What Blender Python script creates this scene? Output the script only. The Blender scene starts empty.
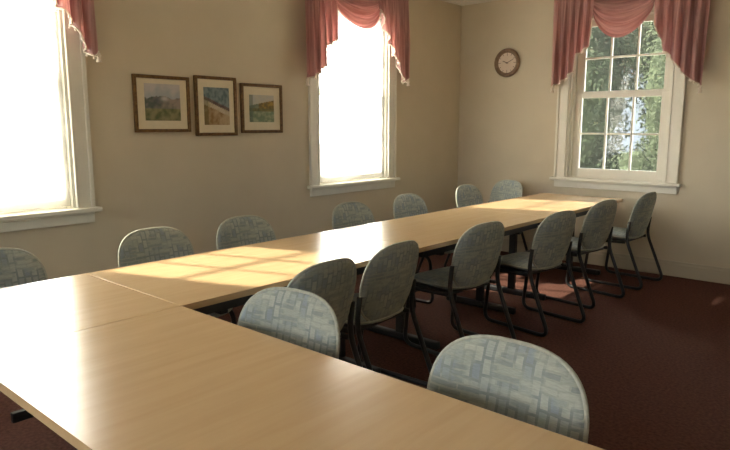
import bpy, bmesh, math, random
from mathutils import Vector, Matrix, noise

random.seed(7)
SC = bpy.context.scene
COL = SC.collection
PI = math.pi

# ------------------------------------------------------------------ helpers
def link(o):
    COL.objects.link(o)
    return o

def tag(o, label=None, cat=None, group=None, kind=None):
    if label: o['label'] = label
    if cat: o['category'] = cat
    if group: o['group'] = group
    if kind: o['kind'] = kind
    return o

def empty(name, loc=(0, 0, 0), rz=0.0):
    o = bpy.data.objects.new(name, None)
    o.empty_display_size = 0.1
    o.location = loc
    o.rotation_euler = (0, 0, rz)
    return link(o)

def copy_tree(o, parent=None):
    c = o.copy()
    COL.objects.link(c)
    if parent is not None:
        c.parent = parent
    for ch in o.children:
        copy_tree(ch, c)
    return c

def fillet(pts, r, n=5, closed=False):
    """round the inner corners of a polyline"""
    P = [Vector(p) for p in pts]
    out = [P[0]]
    for i in range(1, len(P) - 1):
        a, b, c = P[i - 1], P[i], P[i + 1]
        d1 = (a - b); d2 = (c - b)
        k = min(r, d1.length * .48, d2.length * .48)
        p1 = b + d1.normalized() * k
        p2 = b + d2.normalized() * k
        for j in range(n + 1):
            t = j / n
            out.append(p1 * (1 - t) ** 2 + b * 2 * t * (1 - t) + p2 * t * t)
    out.append(P[-1])
    return out

class MB:
    def __init__(self):
        self.bm = bmesh.new()
        self.uv = self.bm.loops.layers.uv.new('UVMap')

    def box(self, x0, x1, y0, y1, z0, z1, bevel=0.0):
        bm = self.bm
        vs = [bm.verts.new(p) for p in ((x0, y0, z0), (x1, y0, z0), (x1, y1, z0), (x0, y1, z0),
                                        (x0, y0, z1), (x1, y0, z1), (x1, y1, z1), (x0, y1, z1))]
        fs = [bm.faces.new([vs[i] for i in q]) for q in
              ((0, 3, 2, 1), (4, 5, 6, 7), (0, 1, 5, 4), (1, 2, 6, 5), (2, 3, 7, 6), (3, 0, 4, 7))]
        if bevel > 0:
            es = set()
            for f in fs: es.update(f.edges)
            bmesh.ops.bevel(bm, geom=list(es), offset=bevel, segments=2, affect='EDGES', profile=.5)
        return self

    def tube(self, pts, r, n=8, closed=False, caps=True):
        bm = self.bm
        P = [Vector(p) for p in pts]
        N = len(P)
        t0 = (P[1] - P[0]).normalized()
        up = Vector((0, 0, 1)) if abs(t0.z) < .9 else Vector((0, 1, 0))
        nrm = (up - t0 * up.dot(t0)).normalized()
        rings = []
        for i in range(N):
            if closed:
                t = (P[(i + 1) % N] - P[i - 1]).normalized()
            else:
                t = (P[min(i + 1, N - 1)] - P[max(i - 1, 0)])
                t = t.normalized() if t.length > 1e-9 else t0
            nrm = nrm - t * nrm.dot(t)
            nrm = nrm.normalized() if nrm.length > 1e-6 else t.orthogonal().normalized()
            b = t.cross(nrm)
            rr = r[i] if isinstance(r, (list, tuple)) else r
            rings.append([bm.verts.new(P[i] + (nrm * math.cos(a) + b * math.sin(a)) * rr)
                          for a in [2 * PI * k / n for k in range(n)]])
        M = N if closed else N - 1
        for i in range(M):
            A, B = rings[i], rings[(i + 1) % N]
            for k in range(n):
                bm.faces.new((A[k], A[(k + 1) % n], B[(k + 1) % n], B[k]))
        if caps and not closed:
            bm.faces.new(list(reversed(rings[0])))
            bm.faces.new(rings[-1])
        return self

    def ball(self, c, r, seg=8):
        ret = bmesh.ops.create_uvsphere(self.bm, u_segments=seg, v_segments=max(4, seg // 2 + 1), radius=r)
        for v in ret['verts']: v.co += Vector(c)
        return self

    def sweep_profile(self, path, prof, out_dir):
        """prof: list of (out, up) swept along a straight horizontal path a->b, out_dir = horizontal unit vector"""
        bm = self.bm
        a, b = Vector(path[0]), Vector(path[1])
        o = Vector(out_dir)
        A = [bm.verts.new(a + o * p[0] + Vector((0, 0, p[1]))) for p in prof]
        B = [bm.verts.new(b + o * p[0] + Vector((0, 0, p[1]))) for p in prof]
        n = len(prof)
        for i in range(n):
            j = (i + 1) % n
            bm.faces.new((A[i], A[j], B[j], B[i]))
        bm.faces.new(A); bm.faces.new(list(reversed(B)))
        return self

    def lathe(self, prof, n=48, axis='y', c=(0, 0, 0)):
        """prof: (radius, along) revolved about an axis"""
        bm = self.bm
        C = Vector(c)
        rings = []
        for r, h in prof:
            ring = []
            for k in range(n):
                a = 2 * PI * k / n
                if axis == 'y': p = Vector((r * math.cos(a), h, r * math.sin(a)))
                elif axis == 'x': p = Vector((h, r * math.cos(a), r * math.sin(a)))
                else: p = Vector((r * math.cos(a), r * math.sin(a), h))
                ring.append(bm.verts.new(C + p))
            rings.append(ring)
        for i in range(len(rings) - 1):
            for k in range(n):
                bm.faces.new((rings[i][k], rings[i][(k + 1) % n], rings[i + 1][(k + 1) % n], rings[i + 1][k]))
        bm.faces.new(rings[0]); bm.faces.new(list(reversed(rings[-1])))
        return self

    def map_uv(self, fn):
        for f in self.bm.faces:
            for l in f.loops:
                l[self.uv].uv = fn(l.vert.co)
        return self

    def build(self, name, mat, parent=None, smooth=False, loc=None):
        bm = self.bm
        bmesh.ops.recalc_face_normals(bm, faces=bm.faces[:])
        me = bpy.data.meshes.new(name)
        bm.to_mesh(me); bm.free()
        if smooth:
            for p in me.polygons: p.use_smooth = True
        me.materials.append(mat)
        o = bpy.data.objects.new(name, me)
        link(o)
        if loc: o.location = loc
        if parent is not None: o.parent = parent
        return o

# ------------------------------------------------------------------ materials
def new_mat(name):
    m = bpy.data.materials.new(name)
    m.use_nodes = True
    nt = m.node_tree
    b = nt.nodes.get('Principled BSDF')
    return m, nt, b

def simple(name, col, rough=.6, spec=.4, metal=0.0, noise_scale=0, noise_amt=.15, bump=0.0, bump_scale=200):
    m, nt, b = new_mat(name)
    b.inputs['Base Color'].default_value = (*col, 1)
    b.inputs['Roughness'].default_value = rough
    b.inputs['Specular IOR Level'].default_value = spec
    b.inputs['Metallic'].default_value = metal
    tc = nt.nodes.new('ShaderNodeTexCoord')
    if noise_scale:
        n = nt.nodes.new('ShaderNodeTexNoise'); n.inputs['Scale'].default_value = noise_scale
        n.inputs['Detail'].default_value = 6
        nt.links.new(tc.outputs['Object'], n.inputs['Vector'])
        r = nt.nodes.new('ShaderNodeValToRGB')
        r.color_ramp.elements[0].position = .3; r.color_ramp.elements[1].position = .7
        r.color_ramp.elements[0].color = (*[c * (1 - noise_amt) for c in col], 1)
        r.color_ramp.elements[1].color = (*[min(1, c * (1 + noise_amt)) for c in col], 1)
        nt.links.new(n.outputs['Fac'], r.inputs['Fac'])
        nt.links.new(r.outputs['Color'], b.inputs['Base Color'])
    if bump:
        n2 = nt.nodes.new('ShaderNodeTexNoise'); n2.inputs['Scale'].default_value = bump_scale
        nt.links.new(tc.outputs['Object'], n2.inputs['Vector'])
        bp = nt.nodes.new('ShaderNodeBump'); bp.inputs['Strength'].default_value = bump
        bp.inputs['Distance'].default_value = .002
        nt.links.new(n2.outputs['Fac'], bp.inputs['Height'])
        nt.links.new(bp.outputs['Normal'], b.inputs['Normal'])
    return m

def wood_laminate(name, c0, c1, rough):
    m, nt, b = new_mat(name)
    tc = nt.nodes.new('ShaderNodeTexCoord')
    mp = nt.nodes.new('ShaderNodeMapping')
    mp.inputs['Scale'].default_value = (22, 1.6, 22)
    nt.links.new(tc.outputs['Object'], mp.inputs['Vector'])
    n = nt.nodes.new('ShaderNodeTexNoise'); n.inputs['Scale'].default_value = 1.5
    n.inputs['Detail'].default_value = 8; n.inputs['Distortion'].default_value = .4
    nt.links.new(mp.outputs['Vector'], n.inputs['Vector'])
    r = nt.nodes.new('ShaderNodeValToRGB')
    r.color_ramp.elements[0].position = .3; r.color_ramp.elements[1].position = .72
    r.color_ramp.elements[0].color = (*c0, 1); r.color_ramp.elements[1].color = (*c1, 1)
    nt.links.new(n.outputs['Fac'], r.inputs['Fac'])
    nt.links.new(r.outputs['Color'], b.inputs['Base Color'])
    b.inputs['Roughness'].default_value = rough
    b.inputs['Specular IOR Level'].default_value = .65
    return m

def chair_fabric():
    m, nt, b = new_mat('woven_check_fabric')
    L = nt.links.new
    uv = nt.nodes.new('ShaderNodeUVMap'); uv.uv_map = 'UVMap'
    ds = nt.nodes.new('ShaderNodeTexNoise'); ds.inputs['Scale'].default_value = 9
    L(uv.outputs['UV'], ds.inputs['Vector'])
    dv = nt.nodes.new('ShaderNodeVectorMath'); dv.operation = 'MULTIPLY_ADD'
    dv.inputs[1].default_value = (.012, .012, 0)
    L(ds.outputs['Color'], dv.inputs[0]); L(uv.outputs['UV'], dv.inputs[2])
    def bars(w, h, c1, c2, mort, off, rot, msize, bias):
        mp = nt.nodes.new('ShaderNodeMapping')
        mp.inputs['Rotation'].default_value = (0, 0, rot)
        mp.inputs['Location'].default_value = off
        L(dv.outputs['Vector'], mp.inputs['Vector'])
        t = nt.nodes.new('ShaderNodeTexBrick')
        t.inputs['Scale'].default_value = 1
        t.offset = .37; t.squash = 1.6; t.squash_frequency = 3
        t.inputs['Color1'].default_value = (*c1, 1); t.inputs['Color2'].default_value = (*c2, 1)
        t.inputs['Mortar'].default_value = (*mort, 1)
        t.inputs['Brick Width'].default_value = w; t.inputs['Row Height'].default_value = h
        t.inputs['Mortar Size'].default_value = msize; t.inputs['Mortar Smooth'].default_value = .35
        t.inputs['Bias'].default_value = bias
        L(mp.outputs['Vector'], t.inputs['Vector'])
        return t
    slate = (.255, .295, .285); grey = (.36, .385, .34); cream = (.46, .48, .415); blue = (.275, .325, .35)
    A = bars(.070, .0185, slate, cream, grey, (.013, .021, 0), 0, .0035, -.05)
    B = bars(.046, .030, blue, cream, slate, (.05, .0, 0), PI / 2, .005, -.1)
    n = nt.nodes.new('ShaderNodeTexNoise'); n.inputs['Scale'].default_value = 11
    L(uv.outputs['UV'], n.inputs['Vector'])
    r = nt.nodes.new('ShaderNodeValToRGB')
    r.color_ramp.elements[0].position = .42; r.color_ramp.elements[1].position = .58
    L(n.outputs['Fac'], r.inputs['Fac'])
    mx = nt.nodes.new('ShaderNodeMix'); mx.data_type = 'RGBA'
    L(r.outputs['Color'], mx.inputs['Factor'])
    L(A.outputs['Color'], mx.inputs['A']); L(B.outputs['Color'], mx.inputs['B'])
    # yarn-scale streaks
    mp2 = nt.nodes.new('ShaderNodeMapping'); mp2.inputs['Scale'].default_value = (60, 320, 1)
    L(uv.outputs['UV'], mp2.inputs['Vector'])
    n2 = nt.nodes.new('ShaderNodeTexNoise'); n2.inputs['Scale'].default_value = 1
    L(mp2.outputs['Vector'], n2.inputs['Vector'])
    mr = nt.nodes.new('ShaderNodeMapRange')
    mr.inputs['To Min'].default_value = .75; mr.inputs['To Max'].default_value = 1.25
    L(n2.outputs['Fac'], mr.inputs['Value'])
    mul = nt.nodes.new('ShaderNodeMix'); mul.data_type = 'RGBA'; mul.blend_type = 'MULTIPLY'
    mul.inputs['Factor'].default_value = 1
    L(mx.outputs['Result'], mul.inputs['A']); L(mr.outputs['Result'], mul.inputs['B'])
    L(mul.outputs['Result'], b.inputs['Base Color'])
    b.inputs['Roughness'].default_value = .85
    b.inputs['Specular IOR Level'].default_value = .2
    b.inputs['Sheen Weight'].default_value = .1
    bp = nt.nodes.new('ShaderNodeBump'); bp.inputs['Strength'].default_value = .25; bp.inputs['Distance'].default_value = .001
    L(n2.outputs['Fac'], bp.inputs['Height']); L(bp.outputs['Normal'], b.inputs['Normal'])
    return m

def cloth(name, col, col2, translucency=.35):
    m, nt, b = new_mat(name)
    L = nt.links.new
    uv = nt.nodes.new('ShaderNodeUVMap'); uv.uv_map = 'UVMap'
    mp = nt.nodes.new('ShaderNodeMapping'); mp.inputs['Scale'].default_value = (30, 1.5, 1)
    L(uv.outputs['UV'], mp.inputs['Vector'])
    n = nt.nodes.new('ShaderNodeTexNoise'); n.inputs['Scale'].default_value = 1.2; n.inputs['Detail'].default_value = 4
    L(mp.outputs['Vector'], n.inputs['Vector'])
    r = nt.nodes.new('ShaderNodeValToRGB')
    r.color_ramp.elements[0].position = .35; r.color_ramp.elements[1].position = .65
    r.color_ramp.elements[0].color = (*col, 1); r.color_ramp.elements[1].color = (*col2, 1)
    L(n.outputs['Fac'], r.inputs['Fac'])
    L(r.outputs['Color'], b.inputs['Base Color'])
    b.inputs['Roughness'].default_value = .55
    b.inputs['Specular IOR Level'].default_value = .3
    tr = nt.nodes.new('ShaderNodeBsdfTranslucent')
    L(r.outputs['Color'], tr.inputs['Color'])
    ms = nt.nodes.new('ShaderNodeMixShader'); ms.inputs['Fac'].default_value = translucency
    L(b.outputs['BSDF'], ms.inputs[1]); L(tr.outputs['BSDF'], ms.inputs[2])
    L(ms.outputs['Shader'], nt.nodes['Material Output'].inputs['Surface'])
    return m

def glass_mat(name, haze):
    m, nt, b = new_mat(name)
    L = nt.links.new
    nt.nodes.remove(b)
    t = nt.nodes.new('ShaderNodeBsdfTransparent'); t.inputs['Color'].default_value = (.97, .98, .98, 1)
    g = nt.nodes.new('ShaderNodeBsdfGlossy'); g.inputs['Roughness'].default_value = .02
    d = nt.nodes.new('ShaderNodeBsdfTranslucent'); d.inputs['Color'].default_value = (1, 1, 1, 1)
    f = nt.nodes.new('ShaderNodeFresnel'); f.inputs['IOR'].default_value = 1.35
    m1 = nt.nodes.new('ShaderNodeMixShader'); L(f.outputs['Fac'], m1.inputs['Fac'])
    L(t.outputs['BSDF'], m1.inputs[1]); L(g.outputs['BSDF'], m1.inputs[2])
    m2 = nt.nodes.new('ShaderNodeMixShader'); m2.inputs['Fac'].default_value = haze
    L(m1.outputs['Shader'], m2.inputs[1]); L(d.outputs['BSDF'], m2.inputs[2])
    L(m2.outputs['Shader'], nt.nodes['Material Output'].inputs['Surface'])
    return m

def paint_mat(name):
    m, nt, b = new_mat(name)
    a = nt.nodes.new('ShaderNodeVertexColor'); a.layer_name = 'Paint'
    nt.links.new(a.outputs['Color'], b.inputs['Base Color'])
    b.inputs['Roughness'].default_value = .5
    b.inputs['Specular IOR Level'].default_value = .3
    return m

M = dict(
    wall=simple('tan_wall_paint', (.60, .525, .40), .75, .2, noise_scale=3, noise_amt=.03, bump=.05),
    ceil=simple('ceiling_paint', (.74, .70, .60), .8, .2, noise_scale=3, noise_amt=.03),
    trim=simple('cream_trim_paint', (.76, .73, .64), .45, .4, noise_scale=6, noise_amt=.03),
    base=simple('tan_baseboard_paint', (.48, .42, .32), .5, .4, noise_scale=6, noise_amt=.03),
    carpet=simple('dark_red_carpet', (.085, .036, .026), .95, .1, noise_scale=60, noise_amt=.35, bump=.6, bump_scale=350),
    table=wood_laminate('maple_laminate', (.545, .37, .195), (.595, .415, .23), .22),
    black=simple('black_steel', (.012, .012, .013), .45, .5, noise_scale=20, noise_amt=.2),
    fabric=chair_fabric(),
    piping=simple('pale_piping', (.42, .43, .37), .8, .2, noise_scale=80, noise_amt=.15),
    rose=cloth('rose_curtain_cloth', (.52, .29, .272), (.75, .49, .455), .5),
    fringe=cloth('cream_fringe', (.80, .72, .62), (.88, .80, .70), .3),
    glass=glass_mat('window_glass', .006),
    glare_haze=glass_mat('glare_haze_film', .32),  # scattering film imitating window glare, for the added inner sheet
    frame=simple('dark_gilt_wood', (.15, .078, .026), .45, .25, noise_scale=40, noise_amt=.4),
    matboard=simple('cream_mat_board', (.70, .62, .46), .8, .2, noise_scale=30, noise_amt=.03),
    print=paint_mat('watercolour_paper'),
    clockrim=simple('brown_clock_wood', (.21, .13, .075), .4, .5, noise_scale=30, noise_amt=.25),
    clockface=simple('off_white_dial', (.66, .56, .46), .6, .3, noise_scale=20, noise_amt=.03),
    clockhand=simple('dark_hand_enamel', (.16, .12, .10), .5, .4, noise_scale=20, noise_amt=.1),
    leaf=simple('green_leaf', (.021, .027, .015), .9, .04, noise_scale=1.2, noise_amt=.45),
    bark=simple('tree_bark', (.06, .045, .03), .9, .2, noise_scale=12, noise_amt=.3),
    lawn=simple('pale_gravel', (.36, .34, .29), .9, .2, noise_scale=8, noise_amt=.3, bump=.5, bump_scale=60),
    siding=simple('pale_grey_siding', (.06, .072, .088), .9, .05, noise_scale=2, noise_amt=.05),
    roof=simple('grey_shingle', (.10, .10, .10), .9, .2, noise_scale=14, noise_amt=.3),
    darkpane=simple('dark_window_pane', (.03, .035, .04), .1, .5, noise_scale=3, noise_amt=.1),
)

# ------------------------------------------------------------------ the room
XL, XR, YB, YF, ZC = -4.176, 2.3, 6.42, -2.6, 2.93
TH = .20
SILL, HEAD, HALF = .90, 2.53, .505

def wall(name, along, a0, a1, plane, outward, openings):
    """along: 'x' or 'y'; openings: list of centre positions"""
    mb = MB()
    lo, hi = (plane, plane + TH * outward) if outward > 0 else (plane + TH * outward, plane)
    def b(p0, p1, z0, z1):
        if along == 'y': mb.box(lo, hi, p0, p1, z0, z1)
        else: mb.box(p0, p1, lo, hi, z0, z1)
    cur = a0
    for c in sorted(openings):
        b(cur, c - HALF, 0, ZC)
        b(c - HALF, c + HALF, 0, SILL - .03)
        b(c - HALF, c + HALF, HEAD, ZC)
        cur = c + HALF
    b(cur, a1, 0, ZC)
    o = mb.build(name, M['wall'])
    tag(o, kind='structure')
    return o

W1, W2, W3 = 1.315, 4.57, -2.318
FW = (-3.0, -1.0)
wall('wall_left', 'y', YF - TH, YB + TH, XL, -1, [W1, W2])
wall('wall_back', 'x', XL, XR, YB, 1, [W3])
wall('wall_right', 'y', YF - TH, YB + TH, XR, 1, [])
wall('wall_front', 'x', XL, XR, YF, -1, list(FW))
tag(MB().box(XL - TH, XR + TH, YF - TH, YB + TH, -.15, 0).build('floor', M['carpet']), kind='structure')
tag(MB().box(XL - TH, XR + TH, YF - TH, YB + TH, ZC, ZC + .15).build('ceiling', M['ceil']), kind='structure')

BP = [(0, 0), (.018, 0), (.018, .115), (.012, .128), (.010, .146), (0, .146)]
CP = [(0, 0), (.012, 0), (.018, .02), (.05, .055), (.082, .078), (.092, .095), (.092, .11), (0, .11)]
for nm, pa, pb, od in (('left', (XL, YF, 0), (XL, YB, 0), (1, 0, 0)), ('back', (XL + .018, YB, 0), (XR - .018, YB, 0), (0, -1, 0)),
                       ('right', (XR, YF, 0), (XR, YB, 0), (-1, 0, 0)), ('front', (XL + .018, YF, 0), (XR - .018, YF, 0), (0, 1, 0))):
    tag(MB().sweep_profile((pa, pb), BP, od).build('baseboard_' + nm, M['base']), kind='structure')
for k, (pa, pb, od) in enumerate((((XL, YF, 2.82), (XL, YB, 2.82), (1, 0, 0)), ((XL, YB, 2.82), (XR, YB, 2.82), (0, -1, 0)),
                                  ((XR, YF, 2.82), (XR, YB, 2.82), (-1, 0, 0)), ((XL, YF, 2.82), (XR, YF, 2.82), (0, 1, 0)))):
    tag(MB().sweep_profile((pa, pb), CP, od).build('trim_%d' % (k + 1), M['trim']), kind='structure')

def window(idx, loc, rz, glare_veil=False):
    """local frame: +y points outward through the wall, x along the wall, origin on the inner wall face at floor level"""
    root = empty('window_%d' % idx, loc, rz)
    tag(root, kind='structure')
    f = MB()
    cw = .112
    # casing: flat board with a raised outer bead
    for s in (-1, 1):
        x0, x1 = sorted((s * HALF, s * (HALF + cw)))
        f.box(x0, x1, -.02, .0, SILL, HEAD, .003)
        x0, x1 = sorted((s * (HALF + cw - .022), s * (HALF + cw + .004)))
        f.box(x0, x1, -.032, .0, SILL, HEAD + cw, .004)
        x0, x1 = sorted((s * (HALF - .004), s * (HALF + .012)))
        f.box(x0, x1, -.026, .0, SILL, HEAD, .004)
    f.box(-HALF - cw, HALF + cw, -.02, 0, HEAD, HEAD + cw, .003)
    f.box(-HALF - cw - .012, HALF + cw + .012, -.04, 0, HEAD + cw, HEAD + cw + .03, .005)
    f.build('casing', M['trim'], root)
    j = MB()                                            # jambs and stops
    for s in (-1, 1):
        x0, x1 = sorted((s * (HALF - .022), s * HALF)); j.box(x0, x1, 0, TH, SILL - .03, HEAD)
        x0, x1 = sorted((s * (HALF - .045), s * (HALF - .022))); j.box(x0, x1, .045, .064, SILL, HEAD - .022, .003)
        x0, x1 = sorted((s * (HALF - .06), s * (HALF - .022))); j.box(x0, x1, .155, TH, SILL, HEAD - .022)
    j.box(-HALF + .022, HALF - .022, 0, TH, HEAD - .022, HEAD)
    j.box(-HALF + .022, HALF - .022, .06, TH + .03, SILL - .03, SILL + .012)
    j.build('jamb', M['trim'], root)
    st = MB()
    st.box(-HALF - cw - .035, HALF + cw + .035, -.065, 0, SILL - .03, SILL, .006)
    st.box(-HALF + .022, HALF - .022, 0, .06, SILL - .03, SILL)
    st.build('window_sill', M['trim'], root)
    ap = MB(); ap.box(-HALF - cw, HALF + cw, -.018, 0, SILL - .105, SILL - .03, .004)
    ap.box(-HALF - cw, HALF + cw, -.026, 0, SILL - .045, SILL - .03, .004)
    ap.build('apron', M['trim'], root)
    sw, stile = HALF - .03, (.05 if glare_veil else .082)  # slimmer stiles stand for glare spilling over the sash
    def sash(name, z0, z1, y0, rb, rt, mz):
        s_ = MB()
        y1 = y0 + .035
        for s in (-1, 1):
            a, b = sorted((s * (sw - stile), s * sw)); s_.box(a, b, y0, y1, z0, z1, .003)
        s_.box(-sw + stile, sw - stile, y0, y1, z0, z0 + rb, .003)
        s_.box(-sw + stile, sw - stile, y0, y1, z1 - rt, z1, .003)
        so = s_.build(name, M['trim'], root)
        mu = MB()
        gw = sw - stile
        for k in (-1, 1):
            mu.box(k * gw / 3 - .009, k * gw / 3 + .009, y0 + .002, y1 - .002, z0 + rb, z1 - rt, .002)
        mu.box(-gw, gw, y0 + .003, y1 - .003, mz - .009, mz + .009, .002)
        mu.build('muntins', M['trim'], so)
        g = MB(); g.box(-gw, gw, y0 + .016, y0 + .019, z0 + rb, z1 - rt)
        g.build('pane', M['glass'], so)
        return so
    if glare_veil:        # added sheet whose haze imitates glare and washes out the bars
        p = MB(); p.box(-HALF + .023, HALF - .023, .030, .033, SILL + .013, HEAD - .023)
        p.build('glare_sheet', M['glare_haze'], root)
    sash('lower_sash', SILL + .013, 1.775, .076, .085, .05, 1.36)
    sash('upper_sash', 1.73, HEAD - .024, .113, .065, .06, 2.13)
    return root

window(1, (XL, W1, 0), PI / 2, True)
window(2, (XL, W2, 0), PI / 2, True)
window(3, (W3, YB, 0), 0)
for k, fx in enumerate(FW):  # unseen windows behind the camera, added to let in daylight
    window(4 + k, (fx, YF, 0), PI)

# ------------------------------------------------------------------ tables
TZ = .74
X0, X1 = -2.95, -2.12
YN0, YN1 = .557, 1.305

def table(sx, sy, loc, label, along='y', inset=.22):
    """origin on the floor under the table centre, sx by sy top"""
    root = empty('conference_table', (*loc, 0))
    tag(root, label, 'table', 'wood-topped conference tables in the U')
    g = .0018
    t = MB().box(-sx / 2 + g, sx / 2 - g, -sy / 2 + g, sy / 2 - g, TZ - .028, TZ, .0007)
    t.build('tabletop', M['table'], root)
    ap = MB()
    ax, ay = sx / 2 - .06, sy / 2 - .06
    for s in (-1, 1):
        a, b = sorted((s * ax, s * (ax - .022))); ap.box(a, b, -ay, ay, TZ - .085, TZ - .028, .002)
        a, b = sorted((s * ay, s * (ay - .022))); ap.box(-ax + .022, ax - .022, a, b, TZ - .085, TZ - .028, .002)
    ap.build('underframe', M['black'], root)
    ins = inset if isinstance(inset, tuple) else (inset, inset)
    for s in (-1, 1):
        l = MB()
        inset = ins[0] if s < 0 else ins[1]
        if along == 'y':
            yc = s * (sy / 2 - inset)
            l.box(-.03, .03, yc - .02, yc + .02, .05, TZ - .085, .004)
            l.box(-sx / 2 + .1, sx / 2 - .1, yc - .025, yc + .025, .0, .05, .012)
            l.box(-sx / 2 + .082, sx / 2 - .082, yc - .02, yc + .02, TZ - .11, TZ - .0285, .003)
        else:
            xc = s * (sx / 2 - inset)
            l.box(xc - .02, xc + .02, -.03, .03, .05, TZ - .085, .004)
            l.box(xc - .025, xc + .025, -sy / 2 + .1, sy / 2 - .1, .0, .05, .012)
            l.box(xc - .02, xc + .02, -sy / 2 + .082, sy / 2 - .082, TZ - .11, TZ - .0285, .003)
        l.build('leg', M['black'], root)
    b = MB()
    if along == 'y': b.box(-.012, .012, -sy / 2 + .24, sy / 2 - .24, .30, .34, .003)
    else: b.box(-sx / 2 + .24, sx / 2 - .24, -.012, .012, .30, .34, .003)
    b.build('stretcher', M['black'], root)
    return root

XC = (X0 + X1) / 2
SX = X1 - X0
table(SX, YN1 - YN0, (XC, (YN0 + YN1) / 2), 'square corner table joining the near table to the long row, at the left', 'y', .15)
LT = 1.63
for k, lab in enumerate(('nearest table of the long row along the left wall, touching the corner table',
                         'middle table of the long row, washed by white glare from the second window',
                         'farthest table of the long row, sunlit, ending under the window with green foliage')):
    table(SX, LT, (XC, YN1 + LT * (k + .5)), lab, 'y', ((.26, .30), .30, .22)[k])
NL = 1.83
table(NL, YN1 - YN0, (X1 + NL / 2, (YN0 + YN1) / 2), 'large wood laminate table filling the foreground in front of two patterned chairs', 'x', .16)

# ------------------------------------------------------------------ chairs
def outline(fn, n=56):
    return [fn(2 * PI * k / n) for k in range(n)]

def pillow(out2d, place, thick, rings=(1, .985, .95, .88, .75, .55, .3)):
    """closed cushion: out2d = outline points (a,b) round centre; place(a,b,off)->Vector"""
    mb = MB(); bm = mb.bm
    ca = sum(p[0] for p in out2d) / len(out2d); cb = sum(p[1] for p in out2d) / len(out2d)
    layers = []
    for sgn in (1, -1):
        lay = []
        for s in rings:
            off = thick * (max(0, 1 - s ** 5)) ** .5 * sgn
            if s == 1 and sgn == -1:
                lay.append(layers[0][0]); continue
            ring = []
            for (a, b) in out2d:
                aa, bb = ca + (a - ca) * s, cb + (b - cb) * s
                v = bm.verts.new(place(aa, bb, off)); ring.append(v)
            lay.append(ring)
        layers.append(lay)
        n = len(out2d)
        for i in range(len(lay) - 1):
            for k in range(n):
                bm.faces.new((lay[i][k], lay[i][(k + 1) % n], lay[i + 1][(k + 1) % n], lay[i + 1][k]))
        c = bm.verts.new(place(ca, cb, thick * sgn))
        for k in range(n):
            bm.faces.new((lay[-1][k], lay[-1][(k + 1) % n], c))
    return mb

BZ0, BZ1 = .43, .85
def back_outline(a):
    # wide rounded top, narrower rounded bottom
    c, s = math.cos(a), math.sin(a)
    if s >= 0:
        e = 2 / 2.9
        y = .234 * math.copysign(abs(c) ** e, c); z = .645 + (BZ1 - .645) * abs(s) ** e
    else:
        e = 2 / 3.0
        y = .234 * math.copysign(abs(c) ** e, c) * (1 - .14 * abs(s) ** 1.2); z = .645 - (.645 - BZ0) * abs(s) ** e
    return (y, z)

def back_place(y, z, off):
    x = .045 - .235 * (z - BZ0) + .55 * y * y
    return Vector((x + off, y, z))

def seat_outline(a):
    c, s = math.cos(a), math.sin(a)
    e = 2 / 4.0
    return (.255 + .225 * math.copysign(abs(c) ** e, c), .222 * math.copysign(abs(s) ** e, s) * (1 + .03 * c))

def seat_place(x, y, off):
    z = .452 - .6 * max(0, x - .36) ** 2 * 4 + .02 * (x - .2) - .25 * (.23 ** 2 - y * y) * .4
    return Vector((x, y, z + off))

def make_chair():
    root = empty('meeting_chair')
    ol = outline(back_outline)
    b = pillow(ol, back_place, .024)
    b.map_uv(lambda p: (p.y + 3 + (0.37 if p.x > .045 - .235 * (p.z - BZ0) + .55 * p.y * p.y else 0), p.z))
    bo = b.build('backrest', M['fabric'], root, True)
    MB().tube([back_place(y, z, 0) for y, z in ol], .007, 6, True).build('piping', M['piping'], bo, True)
    so = outline(seat_outline)
    s_ = pillow(so, seat_place, .03)
    s_.map_uv(lambda p: (p.y + 5, p.x))
    so_ = s_.build('seat', M['fabric'], root, True)
    MB().tube([seat_place(x, y, 0) for x, y in so], .006, 6, True).build('piping', M['piping'], so_, True)
    MB().box(.06, .42, -.19, .19, .405, .422, .006).build('seat_pan', M['black'], root)
    for s in (-1, 1):
        y = s * .238
        path = fillet([(.030, y, .60), (.05, y, .44), (-.13, y, .012), (.43, y, .012), (.385, y, .40), (.06, y, .415)], .075, 6)
        t = MB().tube(path, .0142, 8)
        t.build('side_frame', M['black'], root, True)
    for xx, zz in ((.10, .413), (.36, .402)):
        MB().tube([(xx, -.238, zz), (xx, .238, zz)], .009, 8).build('crossbar', M['black'], root, True)
    return root

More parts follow.
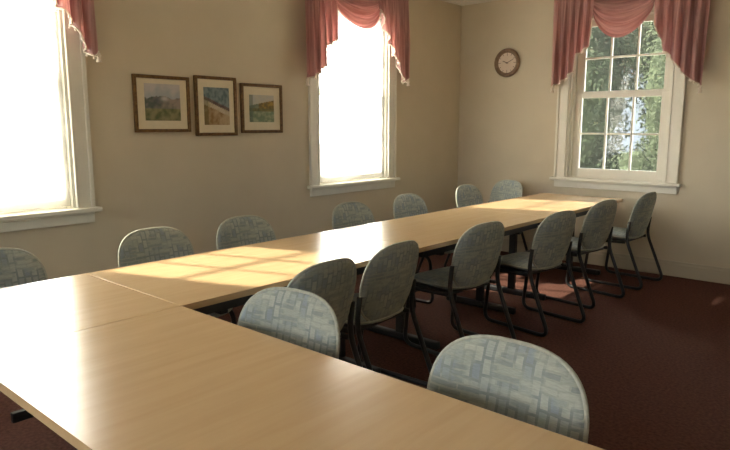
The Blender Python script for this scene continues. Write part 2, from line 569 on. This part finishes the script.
proto = make_chair()
CH = [
    # x, y, facing (rz of local +x), label, group
    (-1.635, 1.43, -PI / 2 + .13, 'patterned blue-grey chair behind the near table, beside the inner table corner', 'chairs at the near table'),
    (-.785, 1.462, -PI / 2 + .03, 'nearest patterned blue-grey chair, alone behind the near table over dark carpet', 'chairs at the near table'),
    (-1.95, 1.915, PI + .02, 'grey-green chair partly hidden behind the pale near-table chair, first of the right-hand row', 'chairs along the right of the long table'),
    (-1.99, 2.47, PI + .05, 'second grey-green chair of the right-hand row, behind the half-hidden one', 'chairs along the right of the long table'),
    (-2.0, 3.36, PI - .12, 'third chair of the right-hand row, with wide gaps before and after it', 'chairs along the right of the long table'),
    (-1.87, 4.16, PI - .15, 'fourth chair of the right-hand row, its black sled legs fully in view', 'chairs along the right of the long table'),
    (-1.89, 5.04, PI - .14, 'fifth chair of the right-hand row, next to last before the back wall', 'chairs along the right of the long table'),
    (-1.82, 5.88, PI - .06, 'last chair of the right-hand row, under the right end of the foliage window', 'chairs along the right of the long table'),
    (-3.25, 1.0, 0, 'chair beside the corner table, under the leftmost window and mostly out of view', 'chairs along the left wall'),
    (-3.25, 1.855, 0, 'grey-green chair in front of the left wall, below the leftmost framed picture', 'chairs along the left wall'),
    (-3.25, 2.50, 0, 'grey-green chair in front of the left wall, below the two right framed pictures', 'chairs along the left wall'),
    (-3.24, 3.525, 0, 'chair against the left wall under the middle of the second bright window', 'chairs along the left wall'),
    (-3.27, 4.29, 0, 'chair against the left wall just past the right edge of the second window', 'chairs along the left wall'),
    (-3.36, 5.38, 0, 'pale sunlit chair at the far left of the long table, its edge glowing white', 'chairs along the left wall'),
    (-3.35, 6.14, -PI / 2 - .3, 'chair in the far corner below the wall clock, facing the camera', 'chairs along the left wall'),
]
for i, (x, y, a, lab, grp) in enumerate(CH):
    o = proto if i == 0 else copy_tree(proto)
    o.location = (x, y, 0); o.rotation_euler = (0, 0, a)
    tag(o, lab, 'chair', 'upholstered meeting chairs')

# ------------------------------------------------------------------ framed pictures
def fbm(x, y, s, seed):
    return noise.fractal(Vector((x * s + seed, y * s - seed, seed * 1.7)), 1.0, 2.0, 4)

def lerp(a, b, t):
    t = max(0, min(1, t)); return tuple(a[i] + (b[i] - a[i]) * t for i in range(3))

def paint_valley(u, v):
    h = .62 + .10 * fbm(u, 0, 3, 2.1)
    n = fbm(u, v, 7, 4.0)
    if v > h: c = lerp((.36, .38, .40), (.50, .46, .45), (v - h) * 3 + n * .6)
    elif v > .32:
        c = lerp((.08, .10, .08), (.30, .24, .20), u * .9 + n * .8)
        k = math.exp(-((u - .36) ** 2 + (v - .55) ** 2) / .012); c = lerp(c, (.05, .07, .09), k * .8)
        k = math.exp(-((u - .55) ** 2 / .012 + (v - .60) ** 2 / .004)); c = lerp(c, (.55, .50, .47), k * .9)
    else: c = lerp((.10, .115, .045), (.26, .23, .11), .5 + n)
    return c

def paint_path(u, v):
    n = fbm(u, v, 8, 9.0)
    edge = .72 - .32 * u
    if v > edge + .05: c = lerp((.10, .15, .16), (.22, .27, .27), .5 + n * 1.3)
    elif v > edge - .04: c = lerp((.09, .05, .05), (.17, .13, .10), .5 + n)
    elif v > edge - .17: c = lerp((.55, .46, .33), (.42, .34, .2), .5 + n)
    else: c = lerp((.24, .14, .045), (.45, .33, .19), u * 1.1 - (.5 - v) * .4 + n * .7)
    if u < .18 and v < edge: c = lerp(c, (.12, .11, .04), .5)
    return c

def paint_meadow(u, v):
    n = fbm(u, v, 8, 14.0)
    hill = .60 + .22 * u
    if v > hill: c = lerp((.50, .46, .38), (.44, .43, .40), .5 + n)
    elif v > .50: c = lerp((.13, .10, .02), (.38, .23, .04), .5 + n * 1.3) if u > .38 else lerp((.11, .14, .09), (.22, .22, .14), .5 + n)
    elif v > .40: c = lerp((.07, .08, .02), (.18, .15, .04), .5 + n)
    else: c = lerp((.13, .18, .09), (.30, .33, .20), .5 + n * 1.2)
    if u < .15: c = lerp(c, (.09, .12, .08), .6)
    return c

def framed_picture(yc, zc, w, h, margins, fn, label):
    root = empty('framed_picture', (XL, yc, zc), PI / 2)      # local x along wall (+y world), local -y into room
    tag(root, label, 'picture', 'framed landscapes on the left wall')
    fw, d = .024, .026
    f = MB()
    for (a0, a1, c0, c1) in ((-w / 2, -w / 2 + fw, -h / 2, h / 2), (w / 2 - fw, w / 2, -h / 2, h / 2),
                             (-w / 2 + fw, w / 2 - fw, -h / 2, -h / 2 + fw), (-w / 2 + fw, w / 2 - fw, h / 2 - fw, h / 2)):
        f.box(a0, a1, -d, -.001, c0, c1, .004)
    f.build('frame', M['frame'], root)
    iw, ih = w / 2 - fw, h / 2 - fw
    l, r, b, t = margins
    MB().box(-iw, iw, -.012, -.002, -ih, ih).build('mat_board', M['matboard'], root)
    mb = MB(); bm = mb.bm
    cl = bm.loops.layers.float_color.new('Paint')
    n = 44
    x0, x1, z0, z1 = -iw + l, iw - r, -ih + b, ih - t
    V = [[bm.verts.new((x0 + (x1 - x0) * i / n, -.0135, z0 + (z1 - z0) * k / n)) for i in range(n + 1)] for k in range(n + 1)]
    for k in range(n):
        for i in range(n):
            fc = bm.faces.new((V[k][i], V[k][i + 1], V[k + 1][i + 1], V[k + 1][i]))
            for lp, (ii, kk) in zip(fc.loops, ((i, k), (i + 1, k), (i + 1, k + 1), (i, k + 1))):
                lp[cl] = (*fn(ii / n, kk / n), 1)
    mb.build('print', M['print'], root)
    return root

framed_picture(2.487, 1.597, .45, .405, (.06, .055, .06, .035), paint_valley,
               'leftmost framed watercolour, a hazy valley with dark trees, on the left wall')
framed_picture(2.952, 1.592, .385, .455, (.055, .045, .06, .06), paint_path,
               'tall framed picture in the middle of the three, with a pale diagonal path')
framed_picture(3.408, 1.583, .435, .40, (.06, .065, .065, .065), paint_meadow,
               'rightmost of the three framed landscapes, a green meadow under an orange hill')

# ------------------------------------------------------------------ wall clock
clk = empty('wall_clock', (-3.548, YB, 2.134), 0)
tag(clk, 'round wall clock with brown rim and off-white face near the corner', 'clock')
MB().lathe([(.10, -.002), (.150, -.002), (.156, -.012), (.156, -.030), (.148, -.044), (.134, -.046), (.122, -.036), (.118, -.022), (.10, -.020)], 64).build('rim', M['clockrim'], clk, True)
MB().lathe([(.119, -.004), (.119, -.021)], 64).build('dial', M['clockface'], clk)
for k in range(12):
    mk = MB()
    a = 2 * PI * k / 12
    L_ = .02 if k % 3 else .03
    dx, dz = math.sin(a), math.cos(a)
    mk.tube([(dx * .108, -.022, dz * .108), (dx * (.108 - L_), -.022, dz * (.108 - L_))], .0025, 6)
    mk.build('hour_mark', M['clockhand'], clk)
for nm, a, ln, r in (('hour_hand', math.radians(292), .055, .004), ('minute_hand', math.radians(65), .085, .003)):
    MB().tube([(-math.sin(a) * .015, -.026, -math.cos(a) * .015), (math.sin(a) * ln, -.026, math.cos(a) * ln)], r, 6).build(nm, M['clockhand'], clk)
MB().lathe([(.008, -.021), (.008, -.03)], 16).build('centre_pin', M['clockhand'], clk)

# ------------------------------------------------------------------ swag valances
def interp(tab, s):
    for (a, va), (b, vb) in zip(tab, tab[1:]):
        if s <= b:
            t = (s - a) / max(1e-6, b - a); t = t * t * (3 - 2 * t)
            return va + (vb - va) * t
    return tab[-1][1]

def jabot(root, x_out, x_in, ztop, hem, seed, trim=True):
    """pleated cascade: x_out outer edge, x_in inner edge (local), hem: table s->z of lower edge (s=0 outer)"""
    rnd = random.Random(seed)
    mb = MB(); bm = mb.bm
    NU, NV = 96, 22
    sgn = 1 if x_in > x_out else -1
    ph = rnd.random() * 6
    grid = []
    for i in range(NU + 1):
        s = i / NU
        zb = interp(hem, s)
        colv = []
        for k in range(NV + 1):
            v = k / NV
            z = ztop + (zb - ztop) * v
            amp = .010 + .026 * min(1, v * 1.6)
            fold = math.sin(s * 2 * PI * 5.5 + ph + .5 * math.sin(v * 3 + ph)) + .35 * math.sin(s * 2 * PI * 11 + 1.3 + ph)
            x = x_out + (x_in - x_out) * s + .010 * math.sin(s * 2 * PI * 5.5 + ph + 1.5) * v + sgn * .02 * v * (.5 - s)
            y = -.095 - amp * fold * .8 - .012 * v
            vert = bm.verts.new((x, y, z))
            colv.append(vert)
        grid.append(colv)
    for i in range(NU):
        for k in range(NV):
            f = bm.faces.new((grid[i][k], grid[i + 1][k], grid[i + 1][k + 1], grid[i][k + 1]))
            for lp, (ii, kk) in zip(f.loops, ((i, k), (i + 1, k), (i + 1, k + 1), (i, k + 1))):
                lp[mb.uv].uv = (ii / NU * 1.2 + seed, kk / NV)
    hemline = [g[-1].co.copy() for g in grid]
    o = mb.build('jabot', M['rose'], root, True)
    so = o.modifiers.new('thickness', 'SOLIDIFY'); so.thickness = .003
    if trim:
        fr = MB()
        fr.tube([p + Vector((0, -.002, -.004)) for p in hemline], .006, 6)
        step = 4
        for i in range(2, NU, step):
            p = hemline[i] + Vector((0, -.003, -.018))
            fr.ball(p, .0085, 6)
        fr.build('bead_fringe', M['fringe'], o, True)
        ts = MB()
        c = hemline[3] + Vector((0, -.006, -.03))
        ts.tube([c + Vector((0, 0, .03)), c + Vector((0, 0, .012)), c, c + Vector((0, 0, -.014)), c + Vector((0, 0, -.04))],
                [.004, .012, .017, .012, .019], 10)
        ts.build('tassel', M['fringe'], o, True)
    return o

def swag(root, x0, x1, ztop, zend, zlow, name='swag'):
    mb = MB(); bm = mb.bm
    NU, NV = 48, 30
    grid = []
    for i in range(NU + 1):
        s = i / NU
        q = 1 - (2 * s - 1) ** 2            # 0 at ends, 1 at the middle
        colv = []
        for k in range(NV + 1):
            v = k / NV
            zb = zend + (zlow - zend) * q ** .8
            z = ztop - .01 * q + (zb - ztop) * v - .02 * q * v * (1 - v)
            fold = math.sin(v * 2 * PI * 4.2 + .6)
            y = -.085 - .05 * q * v ** .8 - .020 * fold * (.25 + q)
            x = x0 + (x1 - x0) * s - (s - .5) * .06 * v
            colv.append(bm.verts.new((x, y, z + .006 * fold * q)))
        grid.append(colv)
    for i in range(NU):
        for k in range(NV):
            f = bm.faces.new((grid[i][k], grid[i + 1][k], grid[i + 1][k + 1], grid[i][k + 1]))
            for lp, (ii, kk) in zip(f.loops, ((i, k), (i + 1, k), (i + 1, k + 1), (i, k + 1))):
                lp[mb.uv].uv = (kk / NV * .5 + 2, ii / NU)
    hl = [g[-1].co.copy() for g in grid]
    o = mb.build(name, M['rose'], root, True)
    so = o.modifiers.new('thickness', 'SOLIDIFY'); so.thickness = .003
    return o

HEM_A = [(0, 1.855), (.18, 1.875), (.40, 1.93), (.55, 1.99), (.62, 2.16), (.80, 2.19), (.92, 2.23), (1.0, 2.50)]
HEM_B = [(0, 1.93), (.10, 1.89), (.20, 1.93), (.34, 2.07), (.50, 2.16), (.62, 2.24), (.80, 2.36), (1.0, 2.56)]
HEM_C = [(0, 1.80), (.25, 1.87), (.42, 1.96), (.58, 2.06), (.70, 2.12), (.82, 2.24), (.92, 2.38), (1.0, 2.58)]

def valance(loc, rz, label, jl, jr, sg, hl, hr, seed):
    root = empty('swag_valance', loc, rz)
    tag(root, label, 'curtain', 'rose swag valances over the windows')
    zt = 2.72
    MB().box(jl[0] + .005, jr[0] - .005, -.082, -.045, zt - .025, zt, .003).build('mounting_board', M['trim'], root)
    br = MB()
    for x in (jl[0] + .06, jr[0] - .06):
        br.box(x - .015, x + .015, -.05, -.0005, zt - .02, zt - .012)
        br.box(x - .015, x + .015, -.005, -.0005, zt - .06, zt - .005)
    br.build('bracket', M['black'], root)
    swag(root, sg[0], sg[1], zt - .002, sg[2], sg[3])
    jabot(root, jl[0], jl[1], zt + .01, hl, seed)
    jabot(root, jr[0], jr[1], zt + .01, hr, seed + 3)
    return root

# window 2: local x = world y - W2
valance((XL, W2, 0), PI / 2, 'rose swag valance with cream beaded trim over the second bright window',
        (-.735, -.315), (.705, .245), (-.36, .30, 2.50, 2.345), HEM_A, HEM_B, 11)
valance((XL, W1, 0), PI / 2, 'rose swag valance at the top left edge, only its right tail showing',
        (-.71, -.29), (.685, .225), (-.34, .28, 2.50, 2.345), HEM_A, HEM_B, 23)
valance((W3, YB, 0), 0, 'rose swag valance over the window with green foliage on the back wall',
        (-.675, -.245), (.80, .30), (-.29, .34, 2.54, 2.285), HEM_A, HEM_C, 37)

# ------------------------------------------------------------------ outdoors
tag(MB().box(-60, 60, -60, 60, -.70, -.60).build('ground', M['lawn']), kind='structure')

def crown_mesh(mb, c, rad, nleaf, size, rnd):
    bm = mb.bm
    ret = bmesh.ops.create_icosphere(bm, subdivisions=3, radius=1)
    for v in ret['verts']:
        d = v.co.normalized()
        k = .78 + .16 * noise.noise(d * 2.3 + Vector(c))
        v.co = Vector((c[0] + d.x * rad[0] * k, c[1] + d.y * rad[1] * k, c[2] + d.z * rad[2] * k))
    for _ in range(nleaf):
        d = Vector((rnd.gauss(0, 1), rnd.gauss(0, 1), rnd.gauss(0, 1))).normalized()
        r = .76 + .30 * rnd.random()
        p = Vector((c[0] + d.x * rad[0] * r, c[1] + d.y * rad[1] * r, c[2] + d.z * rad[2] * r))
        nrm = (d + Vector((rnd.uniform(-1, 1), rnd.uniform(-1, 1), rnd.uniform(-.4, 1.2)))).normalized()
        a = nrm.orthogonal().normalized(); b = nrm.cross(a)
        an = rnd.uniform(0, 2 * PI)
        a, b = a * math.cos(an) + b * math.sin(an), b * math.cos(an) - a * math.sin(an)
        l = size * rnd.uniform(.6, 1.3)
        bm.faces.new([bm.verts.new(q) for q in (p - a * l, p - b * l * .45 + nrm * l * .1, p + a * l, p + b * l * .45 + nrm * l * .1)])

def tree(x, y, zc, rad, nleaf, size, label, seed, name='tree'):
    rnd = random.Random(seed)
    root = empty(name, (x, y, -.6))
    tag(root, label, name, 'greenery outside the back window')
    mb = MB(); crown_mesh(mb, (0, 0, zc + .6), rad, nleaf, size, rnd)
    mb.build('foliage', M['leaf'], root)
    MB().tube([(0, 0, 0), (.03, .02, (zc + .6) * .5), (0, 0, zc + .5)], [.12, .10, .07], 8).build('trunk', M['bark'], root)
    return root

tree(-5.75, 13.4, 2.2, (1.17, 1.0, 2.7), 12000, .050, 'leafy green tree filling the left panes of the back window', 1)
tree(-3.60, 13.2, 2.1, (.70, .8, 2.6), 7000, .048, 'narrow green tree seen in the right-hand panes of the back window', 2)
tree(-4.6, 16.2, 4.6, (2.9, 1.3, 2.6), 14000, .060, 'taller tree whose crown fills the upper panes of the back window', 3)
tree(-5.0, 19.2, .1, (3.2, .9, .85), 5000, .06, 'low dark hedge seen at the foot of the back window', 4, 'hedge')
h = empty('house', (-6.2, 21.0, -.6))
tag(h, 'pale grey house showing as a narrow strip between the trees outside', 'house')
hw = MB().box(-3.0, 3.5, 0, 6, 0, 4.4)
hw.build('wall', M['siding'], h)
MB().sweep_profile(((-3.3, 3, 4.4), (3.8, 3, 4.4)), [(-3.4, 0), (3.4, 0), (0, 2.2)], (0, 1, 0)).build('roof', M['roof'], h)

# ------------------------------------------------------------------ light
az, el = .36, math.atan(.73)
dirv = Vector((1, az, -math.hypot(1, az) * math.tan(el))).normalized()
sl = bpy.data.lights.new('sun', 'SUN'); sl.energy = 22.0; sl.angle = math.radians(1.4); sl.color = (1, .90, .72)
so = link(bpy.data.objects.new('sun', sl))
so.rotation_euler = dirv.to_track_quat('-Z', 'Y').to_euler()
so.location = (-12, -2, 8)

w = bpy.data.worlds.new('World'); SC.world = w; w.use_nodes = True
nt = w.node_tree
bg = nt.nodes['Background']
tc = nt.nodes.new('ShaderNodeTexCoord')
# hazy afternoon sky: brightest around the sun, dimmer away from it
dt = nt.nodes.new('ShaderNodeVectorMath'); dt.operation = 'DOT_PRODUCT'
dt.inputs[1].default_value = tuple(-dirv)
nt.links.new(tc.outputs['Generated'], dt.inputs[0])
mr = nt.nodes.new('ShaderNodeMapRange'); mr.interpolation_type = 'SMOOTHSTEP'
mr.inputs['From Min'].default_value = -.3; mr.inputs['From Max'].default_value = .95
mr.inputs['To Min'].default_value = 2.6; mr.inputs['To Max'].default_value = 17.0
nt.links.new(dt.outputs['Value'], mr.inputs['Value'])
rp = nt.nodes.new('ShaderNodeValToRGB')
rp.color_ramp.elements[0].position = .0; rp.color_ramp.elements[0].color = (.76, .88, 1, 1)
rp.color_ramp.elements[1].position = 1; rp.color_ramp.elements[1].color = (1, .95, .86, 1)
mr2 = nt.nodes.new('ShaderNodeMapRange'); mr2.inputs['From Min'].default_value = -.3
nt.links.new(dt.outputs['Value'], mr2.inputs['Value'])
nt.links.new(mr2.outputs['Result'], rp.inputs['Fac'])
nt.links.new(rp.outputs['Color'], bg.inputs['Color'])
nt.links.new(mr.outputs['Result'], bg.inputs['Strength'])

def portal(loc, rot, sx, sz):
    l = bpy.data.lights.new('window_portal', 'AREA'); l.shape = 'RECTANGLE'; l.size = sx; l.size_y = sz
    l.cycles.is_portal = True
    o = link(bpy.data.objects.new('window_portal', l)); o.location = loc; o.rotation_euler = rot
zc = (SILL + HEAD) / 2
for yy in (W1, W2): portal((XL - TH - .02, yy, zc), (PI / 2, 0, -PI / 2), 1.0, 1.63)
portal((W3, YB + TH + .02, zc), (-PI / 2, 0, 0), 1.0, 1.63)
for fx in FW: portal((fx, YF - TH - .02, zc), (PI / 2, 0, 0), 1.0, 1.63)

# ------------------------------------------------------------------ camera
cam = bpy.data.cameras.new('camera')
cam.sensor_fit = 'HORIZONTAL'; cam.sensor_width = 36; cam.lens = 624.4069 / 730 * 36
cam.clip_start = .05; cam.clip_end = 200
co = link(bpy.data.objects.new('camera', cam))
R = Matrix(((.74914918, -.10372835, .65422927), (.66240132, .11731258, -.73990692), (0, .98766299, .15659442)))
co.matrix_world = Matrix.Translation((0, 0, 1.44)) @ R.to_4x4()
SC.camera = co

SC.view_settings.view_transform = 'Standard'
SC.view_settings.look = 'None'
SC.view_settings.exposure = 0.85
SC.view_settings.gamma = 1
SC.view_settings.use_curve_mapping = False
SC.cycles.max_bounces = 14
SC.cycles.diffuse_bounces = 8
SC.cycles.transparent_max_bounces = 16
SC.cycles.sample_clamp_indirect = 8
